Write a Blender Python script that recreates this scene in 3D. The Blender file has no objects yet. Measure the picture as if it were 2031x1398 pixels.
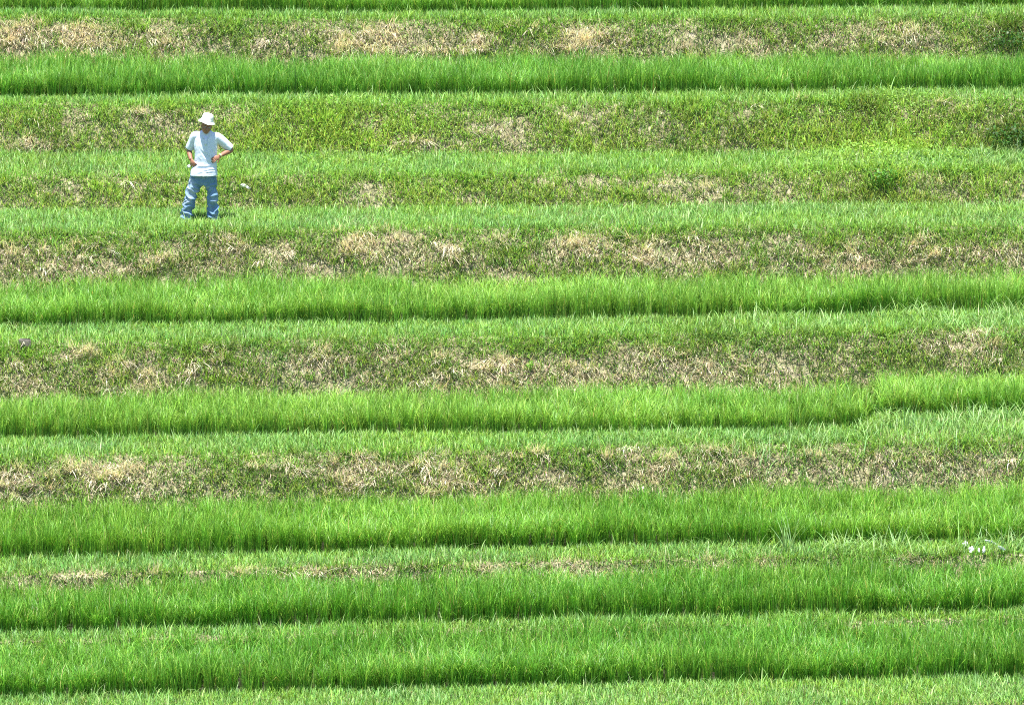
# Rice terraces seen through a long lens, one person standing on a path.
import bpy, bmesh, math
import numpy as np
from mathutils import Vector, Matrix, Euler, noise as mnoise

R = math.radians
rng = np.random.default_rng(11)
scene = bpy.context.scene
COL = scene.collection

# ------------------------------------------------------------------ camera
W_PX, H_PX = 2031.0, 1398.0          # photograph size, all picture measures below use it
F = 12700.0                          # focal length in photograph pixels
PHI = R(10.5)                        # looking down
DIST = 100.0                         # camera to person
fy, fz = math.cos(PHI), -math.sin(PHI)
uy, uz = math.sin(PHI), math.cos(PHI)


def ray(row):
    k = (H_PX / 2 - row) / F
    return fy + uy * k, fz + uz * k


_d = ray(441.0)                      # the person's feet: world origin
CY, CZ = -DIST * _d[0], -DIST * _d[1]


def project(x, y, z):
    dep = (y - CY) * fy + (z - CZ) * fz
    v = (y - CY) * uy + (z - CZ) * uz
    return W_PX / 2 + F * x / dep, H_PX / 2 - F * v / dep


# ------------------------------------------------------------------ noise
_perm = rng.permutation(4096)
_val = rng.random(4096)


def vnoise(x, y, seed=0):
    xi = np.floor(x).astype(np.int64); yi = np.floor(y).astype(np.int64)
    fx = x - xi; fy_ = y - yi
    fx = fx * fx * (3 - 2 * fx); fy_ = fy_ * fy_ * (3 - 2 * fy_)

    def h(a, b):
        return _val[_perm[(_perm[(a + seed * 131) & 4095] + b) & 4095]]
    a = h(xi, yi); b = h(xi + 1, yi); c = h(xi, yi + 1); d = h(xi + 1, yi + 1)
    return (a * (1 - fx) + b * fx) * (1 - fy_) + (c * (1 - fx) + d * fx) * fy_


def fbm(x, y, seed=0, o=4):
    s = 0; a = .5; t = 0
    for i in range(o):
        s = s + a * vnoise(x * 2 ** i, y * 2 ** i, seed + i * 7); t += a; a *= .5
    return s / t


# ------------------------------------------------------------------ terraces
# rows of the band edges in the photograph at columns 0, 1015 and 2031
XS = np.arange(-15.0, 15.001, 0.1)
KX = np.array([-400., 0., 500., 1015., 1500., 2031., 2431.])


def rowf(*v):
    """v: rows at 0, 1015, 2031"""
    a, b, c = v
    s0 = (b - a) / 1015; s1 = (c - b) / 1016
    arr = np.array([a - 400 * s0, a, (a + b) / 2, b, b + 485 * s1, c, c + 400 * s1])
    return lambda px: np.interp(px, KX, arr)


def stepped(base, shift, at=1722., wdt=6.):
    def f(px):
        s = 1 / (1 + np.exp(-np.clip((px - at) / wdt, -40, 40)))
        return base(px) + shift * s
    return f


def solve(p0, direc, off, rf):
    """move from p0 along direc until the point (+off) is seen on row rf(px)"""
    y0, z0 = p0
    dy, dz = direc
    L = np.zeros_like(XS)
    for _ in range(5):
        y = y0 + L * dy; z = z0 + L * dz
        px, _r = project(XS, y + off[0], z + off[1])
        k = (H_PX / 2 - rf(px)) / F
        ry = fy + uy * k; rz = fz + uz * k
        # cross((p0+L d+off-C), r) = 0
        ay = y0 + off[0] - CY; az = z0 + off[1] - CZ
        L = -(ay * rz - az * ry) / (dy * rz - dz * ry)
    return y0 + L * dy, z0 + L * dz


Z0 = np.zeros_like(XS)
HR = 0.45                                  # rice canopy height used for the layout
lines = {}                                 # ordered band edges
segs = []                                  # (kind, near line, far line, data)


def wob(amp, seed, scale=.7):
    return (fbm(XS * scale + 31.7, XS * 0 + seed * 3.3, seed, 3) - .5) * 2 * amp


down = []   # from the path towards the camera
P = solve((Z0, Z0), (-1., 0.), (0, 0), rowf(462, 455, 452)); crest3 = P
P = solve((Z0, Z0), (1., 0.), (0, 0), rowf(424, 417, 409)); path_back = P
segs.append(('verge', crest3, path_back, 3))


def go_down(P, slope, rice_top, rice_bot, crest, idx, bund=0.05):
    a = R(slope)
    Q = solve(P, (-math.cos(a), -math.sin(a)), (0, HR), rice_top)
    Q = (Q[0] + wob(.16, idx), Q[1])
    segs.append(('bank', Q, P, idx))
    S = solve(Q, (-1., 0.), (0, .0), rice_bot)
    S = (np.minimum(S[0], Q[0] - .25), S[1])
    segs.append(('rice', S, Q, idx))
    T = (S[0] - .10, S[1] + bund)
    segs.append(('bund', T, S, idx))
    U = solve(T, (-1., -0.04), (0, 0), crest)
    U = (np.minimum(U[0] + wob(.08, idx + 40), T[0] - .12), U[1])
    segs.append(('verge', U, T, idx))
    return U


P = go_down(crest3, 45, rowf(553, 545, 536), rowf(658, 648, 627), rowf(684, 670, 650), 31)
P = go_down(P, 45, stepped(rowf(776, 764, 757), -22), stepped(rowf(882, 871, 856), -26),
            rowf(910, 893, 872), 41)
P = go_down(P, 45, rowf(996, 969, 956), rowf(1120, 1099, 1085), rowf(1142, 1116, 1100), 51)
P = go_down(P, 60, rowf(1152, 1122, 1102), rowf(1268, 1244, 1222), rowf(1272, 1248, 1226), 61)
P = go_down(P, 65, rowf(1258, 1233, 1212), rowf(1396, 1374, 1354), rowf(1440, 1420, 1400), 71)
P = go_down(P, 52, rowf(1530, 1510, 1490), rowf(1660, 1640, 1620), rowf(1700, 1680, 1660), 81)
lowest = P


def go_up_plain(P, slope, crest, back, idx):
    a = R(slope)
    Q = solve(P, (math.cos(a), math.sin(a)), (0, 0), crest)
    Q = (Q[0] + wob(.16, idx), Q[1])
    segs.append(('bank', P, Q, idx))
    S = solve(Q, (1., .04), (0, 0), back)
    segs.append(('verge', Q, S, idx))
    return S


def go_up_rice(P, rice_top, slope, crest, back, idx):
    """P: near edge of the rice"""
    D = (P[0] + .10, P[1] - .05)
    segs.append(('bund', P, D, idx))
    S = solve(D, (1., 0.), (0, HR), rice_top)
    segs.append(('rice', D, S, idx))
    a = R(slope)
    Q = solve(S, (math.cos(a), math.sin(a)), (0, 0), crest)
    Q = (Q[0] + wob(.16, idx), Q[1])
    segs.append(('bank', S, Q, idx))
    T = solve(Q, (1., .04), (0, 0), back)
    segs.append(('verge', Q, T, idx))
    return T


P = go_up_plain(path_back, 38, rowf(350, 346, 336), rowf(308, 312, 306), 22)
P = go_up_plain(P, 43, rowf(208, 206, 196), rowf(200, 196, 184), 21)
P = go_up_rice(P, rowf(110, 109, 106), 45, rowf(36, 40, 34), rowf(31, 32, 20), 11)
P = go_up_rice(P, rowf(-60, -60, -60), 52, rowf(-150, -150, -150), rowf(-180, -180, -180), 1)
highest = P

segs.sort(key=lambda s: float(np.mean(s[1][0])))


def seg_point(seg, x, t):
    (y0, z0), (y1, z1) = seg[1], seg[2]
    ya = np.interp(x, XS, y0); yb = np.interp(x, XS, y1)
    za = np.interp(x, XS, z0); zb = np.interp(x, XS, z1)
    y = ya + (yb - ya) * t
    z = za + (zb - za) * t
    kind = seg[0]
    if kind == 'bank':
        z = z + np.sin(np.clip(t, 0, 1) ** 1.5 * np.pi) * .13 * np.clip((yb - ya) / .8, .2, 1.2) + (fbm(x * 1.6, y * 1.6, 5, 3) - .5) * .22 * np.sin(t * np.pi) ** .6
    elif kind == 'verge':
        z = z + (fbm(x * 1.3, y * 1.3, 9, 3) - .5) * .10 * np.sin(t * np.pi)
    return np.stack([x, y, z], -1)


# ------------------------------------------------------------------ object helpers
def link(ob, parent=None):
    COL.objects.link(ob)
    if parent is not None:
        ob.parent = parent
    return ob


def tag(ob, label=None, cat=None, group=None, kind=None):
    if label: ob['label'] = label
    if cat: ob['category'] = cat
    if group: ob['group'] = group
    if kind: ob['kind'] = kind
    return ob


def np_mesh(name, verts, quads=None, tris=None, cols=None, smooth=False):
    me = bpy.data.meshes.new(name)
    nq = 0 if quads is None else len(quads)
    nt = 0 if tris is None else len(tris)
    me.vertices.add(len(verts))
    me.vertices.foreach_set('co', np.ascontiguousarray(verts, dtype=np.float32).ravel())
    loops = []
    if nq: loops.append(np.asarray(quads).ravel())
    if nt: loops.append(np.asarray(tris).ravel())
    loops = np.concatenate(loops).astype(np.int32)
    me.loops.add(len(loops))
    me.loops.foreach_set('vertex_index', loops)
    me.polygons.add(nq + nt)
    start = np.concatenate([np.arange(nq) * 4, nq * 4 + np.arange(nt) * 3]).astype(np.int32)
    me.polygons.foreach_set('loop_start', start)
    if smooth:
        me.polygons.foreach_set('use_smooth', np.ones(nq + nt, dtype=bool))
    if cols is not None:
        at = me.color_attributes.new('tint', 'FLOAT_COLOR', 'POINT')
        c4 = np.ones((len(verts), 4), dtype=np.float32); c4[:, :3] = cols
        at.data.foreach_set('color', c4.ravel())
    me.update(calc_edges=True)
    return me


# ------------------------------------------------------------------ materials
def new_mat(name):
    m = bpy.data.materials.new(name); m.use_nodes = True
    nt = m.node_tree
    for n in list(nt.nodes): nt.nodes.remove(n)
    out = nt.nodes.new('ShaderNodeOutputMaterial')
    return m, nt, out


def leaf_mat(name, trans=.35, rough=.42, spec=.5):
    m, nt, out = new_mat(name)
    a = nt.nodes.new('ShaderNodeAttribute'); a.attribute_name = 'tint'
    p = nt.nodes.new('ShaderNodeBsdfPrincipled')
    p.inputs['Roughness'].default_value = rough
    p.inputs['Specular IOR Level'].default_value = spec
    t = nt.nodes.new('ShaderNodeBsdfTranslucent')
    hs = nt.nodes.new('ShaderNodeMix'); hs.data_type = 'RGBA'; hs.blend_type = 'MULTIPLY'
    hs.inputs[0].default_value = 1.0
    hs.inputs[7].default_value = (1.2, 1.12, .7, 1)
    mx = nt.nodes.new('ShaderNodeMixShader'); mx.inputs[0].default_value = trans
    nt.links.new(a.outputs['Color'], p.inputs['Base Color'])
    nt.links.new(a.outputs['Color'], hs.inputs[6])
    nt.links.new(hs.outputs[2], t.inputs['Color'])
    nt.links.new(p.outputs[0], mx.inputs[1]); nt.links.new(t.outputs[0], mx.inputs[2])
    nt.links.new(mx.outputs[0], out.inputs['Surface'])
    return m


def noise_mat(name, c1, c2, scale=8., rough=.8, bump=0., bscale=60., spec=.3, c3=None, detail=5.):
    m, nt, out = new_mat(name)
    tc = nt.nodes.new('ShaderNodeTexCoord')
    n = nt.nodes.new('ShaderNodeTexNoise'); n.inputs['Scale'].default_value = scale
    n.inputs['Detail'].default_value = detail
    r = nt.nodes.new('ShaderNodeValToRGB')
    r.color_ramp.elements[0].position = .35; r.color_ramp.elements[0].color = (*c1, 1)
    r.color_ramp.elements[1].position = .68; r.color_ramp.elements[1].color = (*c2, 1)
    if c3:
        e = r.color_ramp.elements.new(.52); e.color = (*c3, 1)
    p = nt.nodes.new('ShaderNodeBsdfPrincipled')
    p.inputs['Roughness'].default_value = rough
    p.inputs['Specular IOR Level'].default_value = spec
    nt.links.new(tc.outputs['Object'], n.inputs['Vector'])
    nt.links.new(n.outputs[0], r.inputs[0]); nt.links.new(r.outputs[0], p.inputs['Base Color'])
    if bump:
        b = nt.nodes.new('ShaderNodeBump'); b.inputs['Strength'].default_value = bump
        b.inputs['Distance'].default_value = .01
        n2 = nt.nodes.new('ShaderNodeTexNoise'); n2.inputs['Scale'].default_value = bscale
        nt.links.new(tc.outputs['Object'], n2.inputs['Vector'])
        nt.links.new(n2.outputs[0], b.inputs['Height']); nt.links.new(b.outputs[0], p.inputs['Normal'])
    nt.links.new(p.outputs[0], out.inputs['Surface'])
    return m


M_RICE = leaf_mat('rice_leaf', .24, .45, .45)
M_GRASS = leaf_mat('grass_leaf', .32, .5, .4)
M_SOIL = noise_mat('soil_thatch', (.14, .12, .075), (.36, .31, .22), 9., .95, .6, 40., .1, (.21, .20, .11))
M_MUD = noise_mat('paddy_mud', (.020, .025, .012), (.040, .046, .022), 5., .9, .3, 30., .1)
M_FAR = noise_mat('far_meadow', (.06, .12, .03), (.12, .2, .05), .6, .95, .3, 5., .1)

# ------------------------------------------------------------------ terrain mesh
def build_ground():
    V = []; Q = []; rows = []
    xs = np.arange(-15., 15.001, .1)
    base = 0
    for s in segs:
        n = {'bank': 9, 'verge': 7, 'rice': 4, 'bund': 2}[s[0]]
        for i in range(n):
            rows.append(seg_point(s, xs, np.full_like(xs, i / n)))
    rows.append(seg_point(segs[-1], xs, np.ones_like(xs)))
    V = np.concatenate(rows)
    nx = len(xs); nr = len(rows)
    i = np.arange(nr - 1)[:, None] * nx + np.arange(nx - 1)[None]
    q = np.stack([i, i + 1, i + 1 + nx, i + nx], -1).reshape(-1, 4)
    me = np_mesh('terraced_hillside', V, q, smooth=True)
    me.materials.append(M_SOIL); me.materials.append(M_MUD)
    mi = []
    for s in segs:
        mi += [1 if s[0] in ('rice', 'bund') else 0] * ({'bank': 9, 'verge': 7, 'rice': 4, 'bund': 2}[s[0]] * (nx - 1))
    me.polygons.foreach_set('material_index', np.array(mi, dtype=np.int32))
    ob = link(bpy.data.objects.new('terraced_hillside', me))
    tag(ob, 'stepped grassy hillside of narrow rice terraces', 'hillside', kind='structure')
    return rows[0], rows[-1]


near_row, far_row = build_ground()


def build_far():
    """valley floor and the hill going on, well beyond what the lens sees"""
    y0, z0 = near_row[:, 1].mean(), near_row[:, 2].mean()
    y1, z1 = far_row[:, 1].mean(), far_row[:, 2].mean()
    for nm, prof, lab in (
        ('valley_floor', [(-600, CZ - 45), (CY - 30, CZ - 26), (y0 - 30, z0 - 10), (y0 - .2, z0 - .25)], 'flat green valley floor below the terraces'),
        ('hill', [(y1 + .1, z1 - .1), (y1 + 30, z1 + 9), (y1 + 120, z1 + 45), (y1 + 400, z1 + 150)], 'green hill rising behind the highest terrace')):
        xs = np.array([-500, -120, -40, -15.5, 0, 15.5, 40, 120, 500.])
        rows = [np.stack([xs, np.full_like(xs, a), np.full_like(xs, b)], -1) for a, b in prof]
        V = np.concatenate(rows); nx = len(xs)
        i = np.arange(len(rows) - 1)[:, None] * nx + np.arange(nx - 1)[None]
        q = np.stack([i, i + 1, i + 1 + nx, i + nx], -1).reshape(-1, 4)
        me = np_mesh(nm, V, q, smooth=True); me.materials.append(M_FAR)
        tag(link(bpy.data.objects.new(nm, me)), lab, 'ground', kind='structure')
    # the sides of the terraced slope carry on as plain meadow
    for sx, nm in ((-1, 'meadow'), (1, 'meadow')):
        rows = []
        for s in segs:
            for t in (0, 1):
                e = seg_point(s, np.array([sx * 15.0]), np.array([float(t)]))[0]
                rows.append([(sx * 14.9, e[1], e[2] - .03), (sx * 60, e[1], e[2] - .4), (sx * 400, e[1], e[2] - 2.)])
        V = np.array(rows).reshape(-1, 3); nx = 3
        i = np.arange(len(rows) - 1)[:, None] * nx + np.arange(nx - 1)[None]
        q = np.stack([i, i + 1, i + 1 + nx, i + nx], -1).reshape(-1, 4)
        if sx < 0: q = q[:, ::-1]
        me = np_mesh(nm, V, q); me.materials.append(M_FAR)
        tag(link(bpy.data.objects.new(nm, me)), 'meadow on the slope beside the terraces', 'ground', kind='structure')


build_far()


# ------------------------------------------------------------------ blades
class Blades:
    def __init__(s):
        s.v = []; s.q = []; s.t = []; s.c = []; s.n = 0

    def add(s, root, h, w, az, lean, curl, col, K=3, twist=None, tipcol=None, late=1.):
        N = len(root)
        if N == 0: return
        h = np.broadcast_to(h, N); w = np.broadcast_to(w, N)
        az = np.broadcast_to(az, N); lean = np.broadcast_to(lean, N); curl = np.broadcast_to(curl, N)
        tw = az + np.pi / 2 if twist is None else twist
        wd = np.stack([np.cos(tw), np.sin(tw), np.zeros(N)], -1)
        p = root.copy()
        prof = {2: [1., .75], 3: [.8, 1., .6], 4: [.7, 1., .85, .5]}[K]
        out = []
        for k in range(K):
            hw = (w * prof[k] * .5)[:, None] * wd
            out += [p - hw, p + hw]
            th = lean + curl * late * ((k + .5) / K) ** late
            st = np.stack([np.sin(th) * np.cos(az), np.sin(th) * np.sin(az), np.cos(th)], -1)
            p = p + st * (h / K)[:, None]
        out.append(p)
        nv = 2 * K + 1
        v = np.stack(out, 1).reshape(-1, 3)
        b = s.n + np.arange(N)[:, None] * nv
        for k in range(K - 1):
            s.q.append(b + np.array([[2 * k, 2 * k + 1, 2 * k + 3, 2 * k + 2]]))
        s.t.append(b + np.array([[2 * K - 2, 2 * K - 1, 2 * K]]))
        cc = np.repeat(col[:, None, :], nv, 1)
        if tipcol is not None:
            f = np.clip((np.arange(nv) // 2) / K, 0, 1)[None, :, None]
            cc = cc * (1 - f) + tipcol[:, None, :] * f
        s.v.append(v); s.c.append(cc.reshape(-1, 3)); s.n += N * nv

    def leaves(s, pos, size, col, up=.5, elong=1.6):
        """little broad leaves: a bent kite of two triangles each side"""
        N = len(pos)
        if N == 0: return
        size = np.broadcast_to(size, N)
        d = rng.normal(size=(N, 3)); d[:, 2] = d[:, 2] * .5 + .1
        d /= np.linalg.norm(d, axis=1)[:, None]
        nrm = rng.normal(size=(N, 3)) * .7; nrm[:, 2] += up * 2; nrm[:, 1] -= .4
        side = np.cross(nrm, d); side /= np.linalg.norm(side, axis=1)[:, None] + 1e-6
        L = (size * elong * .5)[:, None]; Wd = (size * .5)[:, None]
        v = np.stack([pos - d * L, pos + side * Wd - d * L * .1, pos + d * L, pos - side * Wd - d * L * .1], 1).reshape(-1, 3)
        b = s.n + np.arange(N)[:, None] * 4
        s.q.append(b + np.array([[0, 1, 2, 3]]))
        s.v.append(v); s.c.append(np.repeat(col, 4, 0)); s.n += N * 4

    def build(s, name, mat, origin=None, parent=None):
        v = np.concatenate(s.v)
        if origin is not None: v = v - np.asarray(origin)
        me = np_mesh(name, v, np.concatenate(s.q) if s.q else None,
                     np.concatenate(s.t) if s.t else None, np.concatenate(s.c))
        me.materials.append(mat)
        ob = bpy.data.objects.new(name, me)
        if origin is not None: ob.location = origin
        return link(ob, parent)


def U(a, b, n): return rng.uniform(a, b, n)


def colmix(a, b, f):
    return np.asarray(a)[None] * (1 - f[:, None]) + np.asarray(b)[None] * f[:, None]


def jitter(c, amt=.15):
    n = len(c)
    return np.clip(c * (1 + rng.normal(0, amt, (n, 1))) * (1 + rng.normal(0, amt * .35, (n, 3))), .003, .9)


G_DEEP = (.055, .165, .020)
G_MID = (.140, .350, .036)
G_YEL = (.270, .470, .070)
G_COOL = (.19, .375, .105)
STRAW = (.78, .72, .56)
DRY = (.56, .50, .35)
DEADB = (.31, .265, .18)

# ------------------------------------------------------------------ rice
def frame_density(x, y, z, margin=120):
    """1 in the picture, thinner outside (only seen from other viewpoints)"""
    px, rw = project(x, y, z)
    return (px > -margin) & (px < W_PX + margin)


def rice_strip(seg, label):
    b = Blades()
    ya = seg[1][0]; yb = seg[2][0]
    sp = .16
    xs = np.arange(-11.5, 11.5, sp)
    dmax = float((yb - ya).max())
    m = max(2, int(dmax / sp))
    gx, gk = np.meshgrid(xs, np.arange(m + 2))
    gx = gx.ravel() + rng.normal(0, .03, gx.size); gk = gk.ravel()
    gx = np.concatenate([gx, U(-11.5, 11.5, 150)]); gk = np.concatenate([gk, np.zeros(150, int)])   # a few extra plants close the front row
    dep = np.interp(gx, XS, yb - ya)
    t = (gk * sp + .05 + rng.normal(0, .03, len(gk))) / dep
    t = np.where(gk == 0, np.clip(t, .0, None), t)
    ok = (t > -.02) & (t < 1.0)
    if seg[3] == 41: ok &= np.abs(gx - 5.34) > .06      # little dividing ridge between the two plots
    gx = gx[ok]; t = t[ok]
    pts = seg_point(seg, gx, np.clip(t, 0, 1))
    pts[:, 1] += np.where(gk[ok] < 3, (fbm(gx * .9, gx * 0 + seg[3], 61, 3) - .5) * .30, 0)     # uneven front edge
    vis = frame_density(pts[:, 0], pts[:, 1], pts[:, 2])
    front = t * np.interp(gx, XS, yb - ya)
    nb = np.where(vis, 50, 12)
    idx = np.repeat(np.arange(len(pts)), nb)
    N = len(idx)
    sd = seg[3]
    hill_h = 1. + .26 * (fbm(gx * .8, t * 3 + sd, 3 + sd, 3) - .5) * 2 + rng.normal(0, .11, len(gx))
    hill_c = fbm(gx * .55 + 9, t * 1.5 + sd, 13 + sd, 3)
    # wind-bent patches
    bend = np.clip((fbm(gx * .7 + 4, t + sd * 2, 23 + sd, 3) - .45) * 3.2, 0, 1)
    root = pts[idx] + np.stack([rng.normal(0, .023, N), rng.normal(0, .023, N), np.zeros(N)], -1)
    young = rng.random(N) < .18                       # short inner leaves fill the foot of the hill
    h = .54 * hill_h[idx] * np.where(young, U(.35, .7, N), U(.75, 1.1, N))
    az = rng.uniform(0, 2 * np.pi, N)
    lean = np.abs(rng.normal(.05, .05, N)) + bend[idx] * .06
    curl = np.abs(rng.normal(.34, .26, N)) + bend[idx] * .35
    # leaves at the open front edge hang outwards
    fr = front[idx] < .30
    out = fr & (rng.random(N) < .25)
    az = np.where(out, -np.pi / 2 + rng.normal(0, .8, N), az)
    curl = np.where(out & ~young, curl + U(.1, .7, N), curl)
    curl = np.where(front[idx] < .35, curl * .65, curl)
    w = U(.0055, .0095, N)
    f = np.clip(hill_c[idx] * 1.3 - .25 + {11: -.25, 31: .06, 41: .12, 51: -.02, 61: -.22, 71: -.26}.get(sd, 0) + rng.normal(0, .20, N), 0, 1)
    col = colmix(G_MID, G_YEL, f)
    deep = rng.random(N) < .32
    col[deep] = colmix(G_DEEP, G_MID, rng.random(deep.sum()))
    col = col * np.array({11: (.84, .92, .9), 51: (.88, .94, .7), 61: (.74, .87, .62), 71: (.74, .87, .66)}.get(sd, (1., 1., 1.)))       # some strips are a deeper green
    lite = rng.random(N) < .12  # brighter blade colour stands in for highlights on the tips
    col[lite] = np.array((.32, .56, .075)) * U(.8, 1.1, lite.sum())[:, None]
    old = rng.random(N) < .02
    col[old] = np.array((.40, .38, .10))
    col = jitter(col, .22) * (.88 + .30 * rng.random(len(gx)))[idx][:, None]
    b.add(root, h, w, az, lean, curl, col, K=4, twist=az + np.pi / 2 + rng.normal(0, .5, N), late=3.0)
    # weeds along the foot of the front row
    n = int(23 * 110)
    x = U(-11.5, 11.5, n)
    p = seg_point(seg, x, np.zeros(n)); p[:, 1] += rng.normal(-.02, .06, n); p[:, 2] += .01
    c = jitter(colmix(G_DEEP, G_YEL, np.clip(rng.normal(.55, .3, n), 0, 1)), .2)
    b.add(p, U(.06, .2, n), U(.007, .013, n), rng.uniform(0, 2 * np.pi, n), np.abs(rng.normal(.3, .3, n)), U(.2, 1.3, n), c, K=3)
    ob = b.build('rice_strip', M_RICE)
    tag(ob, label, 'rice', 'strips of young rice on the terraces', 'stuff')


RICE_LABEL = {
    1: 'dark edge of young rice along the very top of the picture, highest strip',
    11: 'young rice strip on the terrace above the person, second from the top',
    31: 'young rice strip below the dry bank under the person',
    41: 'young rice strip with a step up to a higher plot at its right end',
    51: 'young rice strip under the straw-covered bank, pale reed tuft at its right',
    61: 'young rice strip behind the lowest strip, below the thin brown bank with white litter',
    71: 'young rice strip nearest the camera, above the lowest grass verge',
    81: 'young rice strip below the bottom edge of the picture',
}
for s in segs:
    if s[0] == 'rice' and s[3] != 81:
        rice_strip(s, RICE_LABEL[s[3]])

# ------------------------------------------------------------------ bank and verge grass
# dry patches seen on the banks: column, row, radius, strength
PATCH = np.array([
    (30, 60, 70, .8), (190, 82, 75, 1.), (330, 85, 60, .5), (550, 92, 70, .6), (690, 95, 60, 1.), (770, 90, 60, 1.),
    (880, 92, 60, .9), (950, 90, 45, 1.), (1050, 55, 60, .6), (1160, 85, 60, 1.), (1430, 60, 90, .4), (1600, 75, 80, .3),
    (1740, 60, 60, .5), (1815, 70, 35, .9), (1960, 40, 60, .5),
    (40, 265, 110, .7), (180, 235, 90, .5), (300, 225, 70, .7), (340, 280, 60, .6), (580, 245, 80, .35), (760, 225, 60, .5),
    (960, 240, 55, .6), (830, 290, 60, .5), (1150, 225, 70, .3), (1040, 290, 60, .5), (1480, 210, 80, .4), (1600, 215, 70, .6),
    (1460, 265, 60, .5), (1900, 200, 90, .6), (1980, 230, 60, .5), (1360, 230, 60, .3),
    (230, 355, 70, .6), (100, 375, 70, .35), (430, 365, 50, .4), (780, 370, 90, .4), (1110, 365, 80, .5), (1390, 365, 100, .6),
    (1640, 385, 50, .6), (1890, 370, 90, .5), (2010, 385, 50, .4), (640, 350, 50, .35),
    (60, 500, 90, .5), (190, 500, 80, .7), (300, 520, 70, .6), (450, 475, 70, .7), (560, 500, 80, .5), (720, 490, 70, .9),
    (850, 500, 80, .6), (1005, 475, 35, 1.), (1160, 475, 75, 1.), (1290, 505, 60, 1.), (1390, 495, 70, .8), (1490, 485, 70, .6),
    (1640, 505, 100, .6), (1830, 500, 100, .45), (1980, 490, 60, .5),
    (140, 690, 55, .9), (260, 740, 100, .6), (50, 750, 60, .6), (400, 720, 100, .5), (640, 710, 80, .5), (780, 685, 60, .9),
    (870, 745, 80, .7), (980, 730, 60, .7), (1090, 740, 70, .5), (1200, 680, 50, .7), (1320, 710, 70, .5), (1440, 740, 80, .6),
    (1560, 700, 80, .4), (1690, 690, 60, .4), (1960, 680, 70, .5), (1850, 680, 60, .3),
    (200, 930, 85, 1.25), (60, 950, 70, .8), (120, 985, 60, .6), (330, 905, 50, .5), (440, 885, 55, .8), (560, 910, 80, .8),
    (700, 930, 90, .8), (870, 935, 75, 1.), (980, 945, 60, .6), (1060, 895, 60, .7), (1210, 900, 60, .6), (1290, 935, 60, .8),
    (1430, 915, 65, .8), (1500, 940, 50, .7), (1640, 910, 50, .7), (1760, 930, 60, .5), (1880, 900, 60, .5), (2000, 880, 60, .7),
    (40, 1145, 40, .5), (190, 1138, 45, .9), (330, 1140, 40, .5), (500, 1128, 70, .7), (610, 1118, 45, 1.), (710, 1112, 45, .9),
    (830, 1112, 60, .6), (950, 1106, 60, .7), (1130, 1104, 45, .9), (1270, 1100, 50, .9), (1420, 1097, 50, 1.), (1530, 1092, 40, .8),
    (1660, 1096, 40, .5), (1790, 1094, 40, .6), (1990, 1098, 40, .5),
])
# spots of lush, yellowish, leafy growth
LUSH = np.array([(640, 270, 80, 1.2), (760, 285, 80, .9), (560, 290, 70, .8), (1740, 285, 120, 1.5), (1600, 290, 80, .9), (1860, 300, 90, 1.),
                 (480, 290, 40, .5), (900, 300, 60, .5), (1120, 280, 40, .5), (1380, 240, 50, .5), (1990, 260, 40, .6),
                 (250, 755, 40, .5), (1050, 725, 30, .5), (1330, 720, 50, .5), (940, 930, 40, .5), (380, 745, 60, .4), (160, 745, 40, .4)])
DARK = np.array([(2005, 78, 45, 1.), (2000, 265, 50, 1.), (1720, 225, 45, .8), (1330, 275, 40, .5), (1460, 285, 40, .6), (430, 480, 30, .5),  # spots where shadow among leaves is put into the plant colours
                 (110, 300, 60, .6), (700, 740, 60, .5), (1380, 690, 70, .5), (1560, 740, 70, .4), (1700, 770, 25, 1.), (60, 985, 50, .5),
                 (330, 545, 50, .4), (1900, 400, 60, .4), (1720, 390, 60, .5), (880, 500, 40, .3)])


def field(P_, px, rw, vs=1.6):
    o = np.zeros_like(px)
    for cx, cy, r, a in P_:
        d2 = ((px - cx) / r) ** 2 + ((rw - cy) / (r / vs)) ** 2
        o = np.maximum(o, a * np.exp(-d2 * .9))
    return o


def scatter(seg, dens, tlo=0., thi=1.):
    (y0, z0), (y1, z1) = seg[1], seg[2]
    L = np.hypot(y1 - y0, z1 - z0).mean()
    n = int(23 * L * dens)
    x = U(-11.5, 11.5, n)
    keep = (np.abs(x) < 9.3) | (rng.random(n) < .45)
    x = x[keep]
    t = U(tlo, thi, len(x))
    p = seg_point(seg, x, t)
    px, rw = project(p[:, 0], p[:, 1], p[:, 2])
    return p, t, px, rw


def dryness(kind, p, t, px, rw, idx):
    v = p[:, 1] + p[:, 2]
    n1 = fbm(p[:, 0] * .9 + idx, v * 1.5, 51, 3)
    n2 = fbm(p[:, 0] * 3.2, v * 3.6, 57, 3)
    pat = field(PATCH, px, rw)
    d = pat * .55 + (n1 - .5) * 1.0 + (n2 - .5) * 1.0
    if kind == 'bank':
        band = np.clip(1 - ((t - .34) / .60) ** 2, 0, 1)     # dry towards the middle of the bank
        d = d + .32 * band - .08
        d = d - np.clip((t - .62) / .38, 0, 1) * .50
        if idx == 21: d = d - .36
        if idx == 22: d = d - .46 - np.clip((t - .45) / .4, 0, 1) * .25
        if idx == 51: d = d + .27
        if idx == 61: d = d - .45
    else:
        d = d * (.95 if idx in (3, 21, 22) else .6) - (.10 if idx in (3, 21, 22) else .16) + np.clip((.22 - t) / .22, 0, 1) * .28
        if idx == 71: d = d - .2
    return np.clip(d, 0, 1.2), pat


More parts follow.
